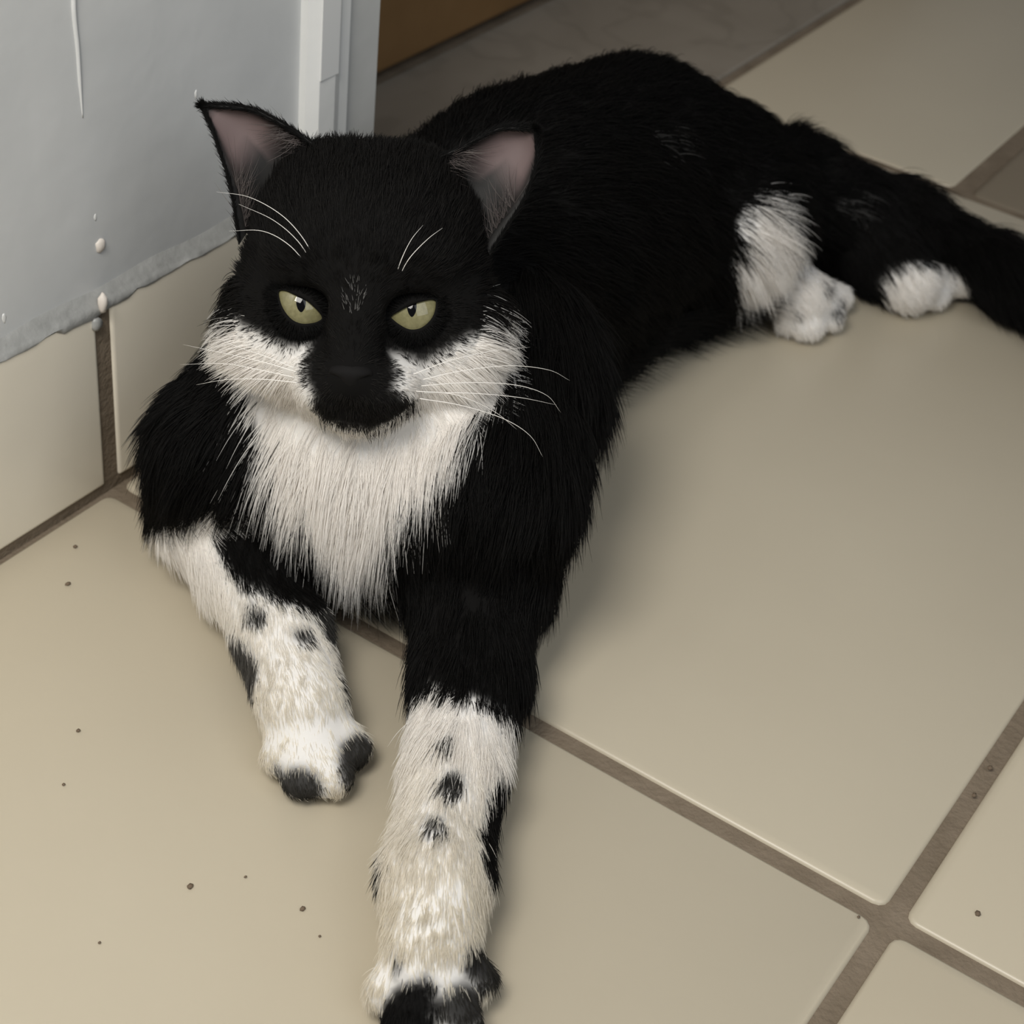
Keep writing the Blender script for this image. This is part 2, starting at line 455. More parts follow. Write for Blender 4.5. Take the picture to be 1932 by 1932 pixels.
# near foreleg stretched to the camera (the cat's left)
b0 = PX(905, 905, 0.062); b1 = PX(900, 1060, 0.036); b2 = PX(888, 1250, 0.025); b3 = PX(862, 1440, 0.020); b4 = PX(822, 1650, 0.017); b5 = PX(812, 1790, 0.014)
add('foreleg_b', capsule((0.118, 0.060, 0.070), b0, 0.034, 0.028), 0.02)
add('foreleg_b', capsule(b0, b1, 0.027, 0.022), 0.015)
add('foreleg_b', capsule(b1, b2, 0.0205, 0.0160), 0.012)
add('foreleg_b', capsule(b2, b3, 0.0155, 0.0135), 0.008)
add('foreleg_b', capsule(b3, b4, 0.0132, 0.0140), 0.006)
add('foreleg_b', capsule(b4, b5, 0.0140, 0.0130), 0.006)
for (px, py, r) in ((738, 1866, 0.0070), (777, 1924, 0.0080), (852, 1926, 0.0080), (886, 1846, 0.0070)):
    t = PX(px, py, 0.0085); q = b5 * 0.55 + t * 0.45
    add('foreleg_b', capsule(q, t, 0.0080, r), 0.0025)
# other foreleg (the cat's right, by the wall)
a0 = np.array([0.066, 0.045, 0.068]); a1 = PX(400, 955, 0.024); a2 = PX(470, 1060, 0.021); a3 = PX(532, 1200, 0.018); a4 = PX(570, 1330, 0.016)
add('foreleg_a', capsule(a0, PX(440, 850, 0.050), 0.033, 0.024), 0.02)
add('foreleg_a', capsule(PX(440, 850, 0.050), a1, 0.022, 0.0175), 0.015)
add('foreleg_a', capsule(a1, a2, 0.0170, 0.0155), 0.010)
add('foreleg_a', capsule(a2, a3, 0.0160, 0.0140), 0.008)
add('foreleg_a', capsule(a3, a4, 0.0138, 0.0136), 0.006)
for (px, py, r) in ((533, 1425, 0.0066), (572, 1462, 0.0072), (624, 1462, 0.0072), (662, 1412, 0.0066)):
    t = PX(px, py, 0.0080); q = a4 * 0.6 + t * 0.4
    add('foreleg_a', capsule(q, t, 0.0078, r), 0.0025)
# hind leg with the white hock
c0 = np.array([0.108, 0.250, 0.050]); c1 = PX(1425, 420, 0.026); c2 = PX(1450, 510, 0.020); c3 = PX(1508, 560, 0.017)
add('hind_a', capsule(c0, c1, 0.030, 0.016), 0.015)
add('hind_a', capsule(c1, c2, 0.0145, 0.0135), 0.008)
add('hind_a', capsule(c2, c3, 0.0130, 0.0130), 0.006)
for (px, py, r) in ((1487, 600, 0.0065), (1525, 612, 0.0074), (1562, 596, 0.0072), (1580, 562, 0.0064)):
    t = PX(px, py, 0.0085); q = c3 * 0.6 + t * 0.4
    add('hind_a', capsule(q, t, 0.0085, r), 0.0025)
# other hind leg
d0 = np.array([0.098, 0.285, 0.038]); d1 = PX(1590, 410, 0.028); d2 = PX(1660, 480, 0.020); d3 = PX(1718, 530, 0.016)
add('hind_b', capsule(d0, d1, 0.024, 0.019), 0.015)
add('hind_b', capsule(d1, d2, 0.019, 0.0145), 0.010)
add('hind_b', capsule(d2, d3, 0.0145, 0.0130), 0.008)
for (px, py, r) in ((1686, 552, 0.0062), (1722, 562, 0.0072), (1762, 556, 0.0072), (1792, 538, 0.0060)):
    t = PX(px, py, 0.0085); q = d3 * 0.6 + t * 0.4
    add('hind_b', capsule(q, t, 0.0085, r), 0.0025)
# tail
tl = [np.array([0.085, 0.285, 0.046]), PX(1490, 325, 0.036), PX(1700, 408, 0.024), PX(1880, 508, 0.018), PX(2080, 620, 0.017), PX(2260, 720, 0.016), PX(2400, 830, 0.015)]
tr = [0.021, 0.016, 0.0125, 0.012, 0.012, 0.011, 0.008]
for i in range(len(tl) - 1):
    add('tail', capsule(tl[i], tl[i + 1], tr[i], tr[i + 1]), 0.012)

FIELD = Field((-0.01, -0.16, -0.004), (0.34, 0.46, 0.20), 0.0018)
for g, p, k in prims: FIELD.add(p, k)
for s in (-1, 1):
    FIELD.sub(ellipsoid(EYE[s], (EYE_R * 1.03,) * 3), 0.002)
for s in (-1, 1):      # open the socket along the line of sight of the eye
    w = CAMC - EYE[s]; w /= np.linalg.norm(w)
    hx, hy = ((567, 581) if s < 0 else (780, 595))
    o_ = PD(hx, hy, (EYE[s] - CAMC) @ CAMR[2] - EYE_R)
    for dx in (-0.0026, 0.0, 0.0026):
        FIELD.sub(capsule(o_ + CAMR[0] * dx, o_ + CAMR[0] * dx + w * 0.02, 0.0057, 0.0066), 0.0012)
# rest on the floor, keep off the skirting
_z = FIELD.ax[2][None, None, :]; _x = FIELD.ax[0][:, None, None]
FIELD.f = np.maximum(FIELD.f, (0.0012 - _z)).astype(np.float32)
FIELD.f = np.maximum(FIELD.f, (0.0045 - _x)).astype(np.float32)
V, Q = FIELD.surface()
# drop loose bits of surface: keep faces, relax
def relax(V, Q, it=2):
    for _ in range(it):
        acc = np.zeros_like(V); cnt = np.zeros(len(V))
        for a, b in ((0, 1), (1, 2), (2, 3), (3, 0)):
            np.add.at(acc, Q[:, a], V[Q[:, b]]); np.add.at(cnt, Q[:, a], 1)
            np.add.at(acc, Q[:, b], V[Q[:, a]]); np.add.at(cnt, Q[:, b], 1)
        V = V * 0.5 + 0.5 * acc / np.maximum(cnt, 1)[:, None]
    return V
V = relax(V, Q, 2)
def grads(P, e=0.0025):
    g = np.stack([FIELD.sample(P + np.eye(3)[i] * e) - FIELD.sample(P - np.eye(3)[i] * e) for i in range(3)], 1)
    return g / (np.linalg.norm(g, axis=1)[:, None] + 1e-9)
# group of every vertex: the group whose own primitives are nearest
def group_of(P):
    best = np.full(len(P), 9.0); gi = np.zeros(len(P), int)
    for g, p, k in prims:
        d = p[0](P[:, 0], P[:, 1], P[:, 2])
        m = d < best; best[m] = d[m]; gi[m] = GRP[g]
    return gi

# ------------------------------------------------------------------ coat pattern (white = 1, black = 0), traced patches, with some leg shade painted in
def in_poly(P, poly):
    x, y_ = P[:, 0], P[:, 1]; r = np.zeros(len(P), bool); n = len(poly)
    for i in range(n):
        x0, y0 = poly[i]; x1, y1 = poly[(i + 1) % n]
        c = ((y0 > y_) != (y1 > y_)) & (x < (x1 - x0) * (y_ - y0) / ((y1 - y0) if y1 != y0 else 1e-9) + x0)
        r ^= c
    return r
def in_ell(P, cx, cy, rx, ry, ang=0):
    a = math.radians(ang); dx, dy = P[:, 0] - cx, P[:, 1] - cy
    u = dx * math.cos(a) + dy * math.sin(a); w = -dx * math.sin(a) + dy * math.cos(a)
    return (u / rx) ** 2 + (w / ry) ** 2 < 1
BIB = [(370, 515), (415, 572), (448, 612), (505, 642), (550, 660), (585, 640), (572, 690), (576, 722), (594, 740), (588, 765), (606, 790), (650, 806), (695, 812),
       (735, 795), (770, 770), (788, 752), (748, 738), (752, 705), (738, 665), (768, 680), (795, 690), (840, 665), (890, 632), (930, 590), (962, 540), (1000, 480),
       (1030, 520), (1025, 640), (985, 710), (945, 775), (895, 825), (845, 870), (775, 915), (735, 975), (722, 1045), (690, 1075), (640, 1045), (590, 1000), (545, 940),
       (510, 880), (475, 825), (435, 760), (405, 700), (380, 640)]
BIB_T = [(440, 610), (455, 720), (490, 815), (525, 890), (560, 945), (605, 1000), (650, 1045), (690, 1070), (722, 1045), (735, 975), (775, 915), (845, 862), (895, 800), (930, 735),
         (945, 660), (900, 600), (700, 590)]
HOCK = [(1385, 440), (1405, 395), (1440, 362), (1475, 400), (1500, 470), (1560, 500), (1650, 530), (1650, 690), (1370, 690)]
LEG_A_PATCH = [(392, 990), (430, 984), (500, 998), (562, 1032), (600, 1080), (605, 1140), (575, 1146), (500, 1122), (450, 1098), (420, 1055), (400, 1025)]
LEG_A_TOP = [(-500, 300), (900, 300), (700, 1000), (560, 990), (480, 962), (400, 945), (330, 975), (-500, 990)]
LEG_A_SIDE = [(424, 1180), (445, 1190), (488, 1250), (474, 1310), (448, 1300), (425, 1230)]
LEG_B_TOP = [(400, 100), (1500, 100), (1200, 1380), (985, 1348), (930, 1332), (880, 1312), (830, 1298), (760, 1288), (400, 1290)]
LEG_B_SIDE = [(980, 1420), (942, 1440), (925, 1500), (905, 1560), (908, 1610), (932, 1660), (980, 1660)]
LEG_B_LEFT = [(680, 1450), (752, 1440), (748, 1500), (730, 1580), (708, 1690), (680, 1700)]  # dark fur edge, with the leg's shadow painted into the black
TOE_B = [(690, 1945), (740, 1868), (800, 1836), (830, 1850), (826, 2000), (690, 2000)]
def coat(P, gi, nrm, rng, jit):
    """1 = white fur, 0 = black"""
    q = project(P)
    q = q + rng.normal(0, 1, q.shape) * (jit * np.where((gi == 1) | ((gi == 3) & (q[:, 1] < 1000)) | ((gi == 4) & (q[:, 1] < 480)) | ((gi == 0) & (np.abs(q[:, 0] - 690) > 200)), 3.2, 1.0))[:, None]
    w = np.zeros(len(P))
    loc = (P - HC) @ HM.T / CM
    tocam = CAMC - P; tocam /= np.linalg.norm(tocam, axis=1)[:, None]
    face = (nrm * tocam).sum(1) > -0.25
    head = gi == 0; torso = gi == 1
    w[head & in_poly(q, BIB) & (loc[:, 1] > -1.2) & face] = 1
    w[torso & in_poly(q, BIB_T) & face & (P[:, 1] < 0.05)] = 1
    st = head & in_ell(q, 668, 566, 20, 30) & (loc[:, 1] > 0)
    w[st] = np.where(rng.random(st.sum()) < 0.55, 0.24, 0)
    A = gi == 2
    w[A] = 1
    for poly in (LEG_A_PATCH, LEG_A_TOP, LEG_A_SIDE): w[A & in_poly(q, poly)] = 0
    w[A & in_poly(q, LEG_A_SIDE)] = 0.12
    for e in ((480, 1155, 19, 18), (572, 1196, 20, 18), (568, 1478, 44, 30, 15), (670, 1432, 34, 52, 8), (522, 1450, 12, 9), (612, 1165, 14, 36, -20), (655, 1280, 14, 45, -22)):  # last two ellipses paint shade along the leg's right edge
        w[A & in_ell(q, *e)] = 0.06
    B = gi == 3
    w[B] = 1
    for poly in (LEG_B_TOP, LEG_B_SIDE, LEG_B_LEFT, TOE_B): w[B & in_poly(q, poly)] = 0
    for e in ((857, 1474, 23, 24), (824, 1552, 18, 16), (845, 1390, 12, 10), (910, 1818, 34, 46), (872, 1900, 44, 46), (750, 1822, 6, 28, 8)):  # last ellipse paints the dark crease between toes into the coat colour
        w[B & in_ell(q, *e)] = 0.04
    w[B & in_poly(q, BIB_T) & (q[:, 1] < 960) & face] = 1
    w[A & in_poly(q, BIB_T) & (q[:, 1] < 930) & face] = 1
    C = gi == 4
    w[C] = in_poly(q[C], HOCK) * 1.0
    for e in ((1555, 537, 6, 9), (1588, 572, 8, 8), (1578, 592, 11, 9), (1497, 590, 6, 6)): w[C & in_ell(q, *e)] = 0.1
    Dg = gi == 5
    w[Dg & in_ell(q, 1742, 548, 84, 52)] = 1
    w[(gi >= 4) & (gi < 6) & in_ell(q, 1605, 385, 30, 24)] = np.where(rng.random(((gi >= 4) & (gi < 6) & in_ell(q, 1605, 385, 30, 24)).sum()) < 0.3, 0.12, 0)
    m = torso & in_ell(q, 1248, 272, 26, 18)
    w[m] = np.where(rng.random(m.sum()) < 0.3, 0.12, 0)
    return w

BLACK = np.array([0.0065, 0.0062, 0.0060]); WHITE = np.array([0.97, 0.945, 0.915])
rng = np.random.default_rng(7)
VG = group_of(V); VN = grads(V)
vw = coat(V, VG, VN, rng, 0.01)
vl = (V - HC) @ HM.T / CM
vw[(VG == 0) & (vl[:, 2] > -0.6)] = 0
for _ in range(2):
    acc = np.zeros(len(V)); cnt = np.zeros(len(V))
    for a, b in ((0, 1), (1, 2), (2, 3), (3, 0)):
        np.add.at(acc, Q[:, a], vw[Q[:, b]]); np.add.at(cnt, Q[:, a], 1)
        np.add.at(acc, Q[:, b], vw[Q[:, a]]); np.add.at(cnt, Q[:, b], 1)
    vw = 0.5 * vw + 0.5 * acc / np.maximum(cnt, 1)
VCOL = BLACK[None] * (1 - vw[:, None]) + WHITE[None] * 0.75 * vw[:, None]

def attr_mat(name, rough, spec, sheen=0.0, bump=False):
    m, nt, b = new_mat(name)
    a = nt.nodes.new('ShaderNodeAttribute'); a.attribute_name = 'coat'
    nt.links.new(a.outputs['Color'], b.inputs['Base Color'])
    b.inputs['Roughness'].default_value = rough; b.inputs['Specular IOR Level'].default_value = spec
    return m
M_COAT = attr_mat('cat_undercoat', 0.9, 0.05)
M_FUR = attr_mat('cat_fur', 0.6, 0.18)
def add_translucent(m, fac):
    nt = m.node_tree; b = nt.nodes['Principled BSDF']; out = nt.nodes['Material Output']
    a = [n for n in nt.nodes if n.type == 'ATTRIBUTE'][0]
    t = nt.nodes.new('ShaderNodeBsdfTranslucent'); nt.links.new(a.outputs['Color'], t.inputs['Color'])
    mx = nt.nodes.new('ShaderNodeMixShader'); mx.inputs[0].default_value = fac
    nt.links.new(b.outputs[0], mx.inputs[1]); nt.links.new(t.outputs[0], mx.inputs[2]); nt.links.new(mx.outputs[0], out.inputs['Surface'])
add_translucent(M_FUR, 0.48)

cat = bpy.data.objects.new('cat', None); col.objects.link(cat)
cat.location = (0.08, 0.10, 0.0)
tag(cat, 'black and white fluffy cat lying on the beige tiles beside the grey wall', 'cat')
CATI = Matrix.Translation(-Vector(cat.location))
def cat_link(o):
    o.parent = cat; o.matrix_parent_inverse = CATI; return o
def colour_attr(me, cols):
    at = me.color_attributes.new('coat', 'FLOAT_COLOR', 'POINT')
    at.data.foreach_set('color', np.concatenate([cols, np.ones((len(cols), 1))], 1).astype(np.float32).ravel())
me = bpy.data.meshes.new('body')
me.vertices.add(len(V)); me.vertices.foreach_set('co', V.astype(np.float32).ravel())
me.loops.add(Q.size); me.loops.foreach_set('vertex_index', Q.astype(np.int32).ravel())
me.polygons.add(len(Q)); me.polygons.foreach_set('loop_start', np.arange(0, Q.size, 4, dtype=np.int32))
me.update(calc_edges=True); me.validate()
smooth(me); colour_attr(me, VCOL)
body = cat_link(link('body', me, M_COAT))

# ------------------------------------------------------------------ ears
def ear(s, base_in, base_out, tip, edge_in, edge_out, depth):
    """concave ear sheet; edges are polylines from base to tip given in head space"""
    nv, nu = 22, 17
    def poly(pts, t):
        P = np.array(pts, float); L = np.concatenate([[0], np.cumsum(np.linalg.norm(np.diff(P, axis=0), axis=1))]); L /= L[-1]
        return np.stack([np.interp(t, L, P[:, i]) for i in range(3)], 1)
    t = np.linspace(0, 1, nv)
    A = poly([base_in] + edge_in + [tip], t); B = poly([base_out] + edge_out + [tip], t)
    for _ in range(3):
        A[1:-1] = (A[:-2] + 2 * A[1:-1] + A[2:]) / 4; B[1:-1] = (B[:-2] + 2 * B[1:-1] + B[2:]) / 4
    front = np.zeros((nv, nu, 3)); u = np.linspace(0, 1, nu)
    for i in range(nv):
        wv = np.linalg.norm(A[i] - B[i])
        c = A[i][None] * (1 - u[:, None]) + B[i][None] * u[:, None]
        bow = (4 * u * (1 - u)) ** 0.75
        c = c + np.array([-0.0 * s, -1.0, 0.15])[None] * (bow * wv * depth)[:, None]
        front[i] = c
    front = np.array([[hp(*front[i, j]) for j in range(nu)] for i in range(nv)])
    du = np.gradient(front, axis=1); dv = np.gradient(front, axis=0)
    N = np.cross(du, dv); N /= np.linalg.norm(N, axis=2)[..., None] + 1e-12
    if (N[6, nu // 2] @ HE2) < 0: N = -N
    th = 0.0016 * np.minimum(1, 4 * np.minimum(u, 1 - u) + 0.25)[None, :] * np.minimum(1, (1 - t) * 6 + 0.3)[:, None]
    back = front - N * th[..., None]
    v = np.vstack([front.reshape(-1, 3), back.reshape(-1, 3)]); n = nv * nu; f = []
    for i in range(nv - 1):
        for j in range(nu - 1):
            a = i * nu + j
            f.append((a, a + 1, a + nu + 1, a + nu)); f.append((n + a, n + a + nu, n + a + nu + 1, n + a + 1))
    for i in range(nv - 1):
        for j in (0, nu - 1):
            a = i * nu + j; f.append((a, a + nu, n + a + nu, n + a) if j == 0 else (a, n + a, n + a + nu, a + nu))
    o = mesh_py('ear', v, f, None); o.data.materials.append(M_EAR)
    cols = np.zeros((2 * n, 3)) + BLACK
    U, T = np.meshgrid(u, t)
    ins = np.minimum(U, 1 - U)
    pk = np.clip((np.where(U < 0.5, ins - 0.10, ins - 0.05)) / 0.10, 0, 1) * np.clip((T - np.where(U > 0.55, 0.32, 0.20)) / 0.25, 0, 1) * np.clip((0.95 - T) / 0.08, 0, 1)
    pk = pk.reshape(-1, 1)
    cols[:n] = BLACK * 2 * (1 - pk) + np.array([0.135, 0.098, 0.096]) * pk
    colour_attr(o.data, cols)
    return cat_link(o), front, back, N
M_EAR = attr_mat('ear_skin', 0.6, 0.3)
# head-space ear shapes (cm)
EARS = []
EARS.append(ear(-1, (-1.35, -0.6, 3.9), (-3.75, 0.1, 1.2), (-4.95, -1.2, 4.95), [(-2.3, -0.9, 4.45), (-3.5, -1.15, 4.95)], [(-4.05, -0.4, 2.8), (-4.6, -0.9, 4.2)], 0.34))
EARS.append(ear(1, (1.35, -0.6, 3.6), (3.65, 0.1, 1.3), (4.80, -1.3, 4.75), [(2.5, -0.8, 4.1), (3.7, -1.2, 4.75)], [(4.6, -0.5, 2.8), (4.95, -1.0, 3.9)], 0.34))

# ------------------------------------------------------------------ eyes
M_IRIS = None
def iris_mat():
    m, nt, b = new_mat('olive_iris')
    tc = nt.nodes.new('ShaderNodeTexCoord')
    n = nt.nodes.new('ShaderNodeTexNoise'); n.inputs['Scale'].default_value = 900; n.inputs['Detail'].default_value = 3
    nt.links.new(tc.outputs['Object'], n.inputs['Vector'])
    r = nt.nodes.new('ShaderNodeValToRGB')
    r.color_ramp.elements[0].position = 0.35; r.color_ramp.elements[1].position = 0.65
    r.color_ramp.elements[0].color = (0.165, 0.152, 0.075, 1); r.color_ramp.elements[1].color = (0.21, 0.193, 0.098, 1)
    nt.links.new(n.outputs['Fac'], r.inputs['Fac']); nt.links.new(r.outputs['Color'], b.inputs['Base Color'])
    b.inputs['Roughness'].default_value = 0.5
    b.inputs['Coat Weight'].default_value = 1.0; b.inputs['Coat Roughness'].default_value = 0.03
    b.inputs['Specular IOR Level'].default_value = 0.2
    return m
M_IRIS = iris_mat()
M_PUPIL = plain('pupil_black', (0.002, 0.002, 0.0025), 0.05, 0.3)
M_LID = plain('black_eyelid', (0.0065, 0.0062, 0.006), 0.85, 0.06)
EYEC = {}; LIDFUR = []
def eye(s, centre_px, hole, pupil):
    c = EYE[s]
    w = CAMC - c; w /= np.linalg.norm(w)
    u = CAMR[0] - w * (CAMR[0] @ w); u /= np.linalg.norm(u); v_ = -CAMR[1]; v_ = v_ - w * (v_ @ w) - u * (v_ @ u); v_ /= np.linalg.norm(v_)
    depth = (c - CAMC) @ CAMR[2] - EYE_R
    sc = depth / FPX
    cpx = project(c[None])[0]
    H_ = np.array([((x - cpx[0]) * sc, -(y_ - cpx[1]) * sc) for x, y_ in hole])
    EYEC[s] = H_
    def on(R, a, b): return c + u * a + v_ * b + w * math.sqrt(max(R * R - a * a - b * b, 1e-9))
    # eyeball
    bm = bmesh.new(); bmesh.ops.create_uvsphere(bm, u_segments=40, v_segments=24, radius=EYE_R)
    for q in bm.verts: q.co = Vector(c) + q.co
    me_ = bpy.data.meshes.new('eye'); bm.to_mesh(me_); bm.free(); smooth(me_)
    e = cat_link(link('eye', me_, M_IRIS))
    tag(e, 'olive yellow eye with a slit pupil')
    # pupil: slit patch lying on the ball
    px, py, pw, ph = pupil
    vv = [on(EYE_R * 1.006, (px - cpx[0]) * sc, -(py - cpx[1]) * sc)]; ff = []
    rings = 5; m = 28
    for k in range(1, rings + 1):
        for i in range(m):
            th = 2 * math.pi * i / m
            a = ((px - cpx[0]) + pw * math.copysign(abs(math.cos(th)) ** 1.25, math.cos(th)) * k / rings) * sc
            b = (-(py - cpx[1]) + ph * math.sin(th) * k / rings) * sc
            vv.append(on(EYE_R * 1.006, a, b))
    for i in range(m): ff.append((0, 1 + i, 1 + (i + 1) % m))
    for k in range(rings - 1):
        for i in range(m):
            a = 1 + k * m + i; b = 1 + k * m + (i + 1) % m
            ff.append((a, a + m, b + m, b))
    p = mesh_py('pupil', vv, ff, M_PUPIL); p.parent = e
    # lids: spherical shell with an almond opening
    n = len(H_); cen = H_.mean(0); K = 7; vv = []; ff = []
    fine = []
    for i in range(n):
        p0, p1, p2, p3 = H_[i - 1], H_[i], H_[(i + 1) % n], H_[(i + 2) % n]
        for t in (0, 0.25, 0.5, 0.75):
            fine.append(0.5 * (2 * p1 + (p2 - p0) * t + (2 * p0 - 5 * p1 + 4 * p2 - p3) * t * t + (3 * p1 - p0 - 3 * p2 + p3) * t ** 3))
    fine = np.array(fine); n = len(fine)
    for k in range(-1, K + 1):
        for i in range(n):
            if k < 0:
                vv.append(on(EYE_R * 1.004, *(fine[i] * 1.0 + (fine[i] - cen) * 0.02))); continue
            t = k / K; dirv = fine[i] - cen; L = np.linalg.norm(dirv); ang = dirv / L
            # intersection with the outer circle about the eye centre
            bq = cen @ ang; R_ = EYE_R * 0.97
            Lo = -bq + math.sqrt(max(bq * bq - (cen @ cen) + R_ * R_, 0))
            pos = cen + ang * (L + (max(Lo, L * 1.02) - L) * t)
            vv.append(on(EYE_R * (1.065 + 0.03 * math.sin(min(t * 3, 1) * math.pi)), *pos))
    for k in range(K + 1):
        for i in range(n):
            a = k * n + i; b = k * n + (i + 1) % n
            ff.append((a, b, b + n, a + n))
    l = mesh_py('eyelid', vv, ff, M_LID); l.parent = e
    vv = np.array(vv)
    for _ in range(2600):
        k = rng.integers(2, K + 1); i = rng.integers(0, n); t = rng.random()
        p0 = vv[k * n + i] * (1 - t) + vv[k * n + (i + 1) % n] * t
        p1 = vv[min(k + 1, K + 1) * n + i] * (1 - t) + vv[min(k + 1, K + 1) * n + (i + 1) % n] * t
        p0 = p0 + (p1 - p0) * rng.random()
        nn = (p0 - c) / np.linalg.norm(p0 - c); od = p0 - (c + w * ((p0 - c) @ w) + u * cen[0] + v_ * cen[1]); od /= np.linalg.norm(od) + 1e-9
        LIDFUR.append((p0, od + 0.25 * nn + rng.normal(0, 0.2, 3)))
    return e
HOLE_L = [(527, 549), (540, 549), (555, 556), (575, 565), (595, 582), (607, 598), (600, 606), (585, 610), (567, 610), (550, 602), (536, 585), (528, 565)]
HOLE_R = [(820, 566), (822, 578), (817, 596), (805, 611), (790, 620), (772, 621), (755, 613), (742, 603), (738, 597), (752, 588), (775, 576), (800, 568)]
eye(-1, None, HOLE_L, (568, 570, 9, 19))
eye(1, None, HOLE_R, (777, 577, 9, 21))

# ------------------------------------------------------------------ nose
NF = Field(hp(0, 4.0, -1.3) - 0.011, hp(0, 4.0, -1.3) + 0.011, 0.0004)
NF.add(ellipsoid(hp(0, 4.0, -1.22), np.array((0.62, 0.34, 0.30)) * CM, HM), 0.001)
NF.add(ellipsoid(hp(0, 3.97, -1.48), np.array((0.30, 0.30, 0.34)) * CM, HM), 0.002)
for s in (-1, 1):
    NF.sub(capsule(hp(s * 0.30, 4.34, -1.36), hp(s * 0.52, 4.17, -1.30), 0.0009, 0.0007), 0.0006)
nv_, nq_ = NF.surface()
M_NOSE = plain('dark_nose', (0.0065, 0.006, 0.006), 0.75, 0.12)
cat_link(mesh_py('nose', nv_, nq_, M_NOSE))

# ------------------------------------------------------------------ fur
def hash_vec(k):
    """repeatable random vectors from integer cells"""
    k = k.astype(np.int64)
    h = (k[:, 0] * 73856093) ^ (k[:, 1] * 19349663) ^ (k[:, 2] * 83492791)
    out = []
    for i in range(3):
        h = (h * 6364136223846793005 + 1442695040888963407 + i) & 0x7FFFFFFF
        out.append((h % 10007) / 10007.0 * 2 - 1)
    return np.stack(out, 1)
def norm(a): return a / (np.linalg.norm(a, axis=-1, keepdims=True) + 1e-12)
TRI = np.vstack([Q[:, [0, 1, 2]], Q[:, [0, 2, 3]]])
e1 = V[TRI[:, 1]] - V[TRI[:, 0]]; e2 = V[TRI[:, 2]] - V[TRI[:, 0]]
AREA = 0.5 * np.linalg.norm(np.cross(e1, e2), axis=1)
TC = V[TRI].mean(1); TG = VG[TRI[:, 0]]
tocam = norm(CAMC - TC); TN = grads(TC)
facing = (TN * tocam).sum(1)
dens = np.ones(len(TRI))
dens *= np.select([TG == 0, TG == 1, TG == 2, TG == 3, TG == 4, TG == 5, TG == 6], [4.2, 1.6, 3.2, 3.4, 1.8, 1.8, 1.6])
dens *= np.where(facing < -0.25, 0.35, 1.0)
dens *= np.where(TC[:, 2] < 0.004, 0.0, 1.0)
# none inside the eye sockets or under the nose leather
for s in (-1, 1): dens *= np.where(np.linalg.norm(TC - EYE[s], axis=1) < EYE_R * 1.12, 0, 1)
locT = (TC - HC) @ HM.T / CM
dens *= np.where((np.abs(locT[:, 0]) < 0.5) & (locT[:, 1] > 3.9) & (np.abs(locT[:, 2] + 1.3) < 0.4), 0, 1)
N_FUR = 390000
pr_ = AREA * dens; pr_ /= pr_.sum()
pick = rng.choice(len(TRI), N_FUR, p=pr_)
a, b = rng.random(N_FUR), rng.random(N_FUR); fl = a + b > 1; a[fl] = 1 - a[fl]; b[fl] = 1 - b[fl]
ROOT = V[TRI[pick, 0]] + a[:, None] * e1[pick] + b[:, None] * e2[pick]
RN = grads(ROOT); RG = VG[TRI[pick, 0]]
RW = coat(ROOT, RG, RN, rng, 4.0)
rl = (ROOT - HC) @ HM.T / CM
# flow field
flow = np.zeros((N_FUR, 3)); length = np.zeros(N_FUR); lift = np.zeros(N_FUR)
g0 = RG == 0
nose = hp(0, 4.3, -1.0)
away = norm(ROOT - nose)
side = np.sign(rl[:, 0])[:, None] * HE1[None]
flow[g0] = (away + 0.15 * side)[g0]
dn = np.linalg.norm(ROOT - nose, axis=1) / CM
length[g0] = np.clip(0.0018 + 0.00095 * dn, 0.0022, 0.0078)[g0]
# long cheek ruff
ch = g0 & (np.abs(rl[:, 0]) > 2.2) & (rl[:, 2] < 0.4)
length[ch] = 0.0095 + 0.005 * rng.random(ch.sum())
flow[ch] = (away + 0.7 * side - 0.45 * HE3[None])[ch]
ch2 = g0 & (rl[:, 2] < -1.9)
length[ch2] = 0.009; flow[ch2] = (away - 0.7 * HE3[None])[ch2]
crown = g0 & (rl[:, 2] > 1.5)
flow[crown] = (away + 0.2 * HE3)[crown]
lift[g0] = 0.22; lift[ch] = 0.35
muz = g0 & (dn < 2.6); lift[muz] = 0.30; length[muz] = 0.0030
g1 = RG == 1
axis_c = np.stack([np.full(N_FUR, 0.078), ROOT[:, 1], np.full(N_FUR, 0.06)], 1)
flow[g1] = (np.array([0, 0.9, -0.55])[None] + 0.35 * norm(ROOT - axis_c))[g1]
length[g1] = 0.010 + 0.006 * rng.random(g1.sum()); lift[g1] = 0.24
chest = g1 & (ROOT[:, 1] < 0.04)
flow[chest] = (np.array([0.05, -0.25, -1.0])[None] + 0.35 * norm(ROOT - np.array([0.09, 0.03, 0.07])))[chest]
length[chest] = 0.015 + 0.007 * rng.random(chest.sum())
belly = g1 & (ROOT[:, 2] < 0.03) & (ROOT[:, 0] > 0.07)
flow[belly] = np.array([0.9, 0.25, -0.3]); length[belly] = 0.014 + 0.012 * rng.random(belly.sum())
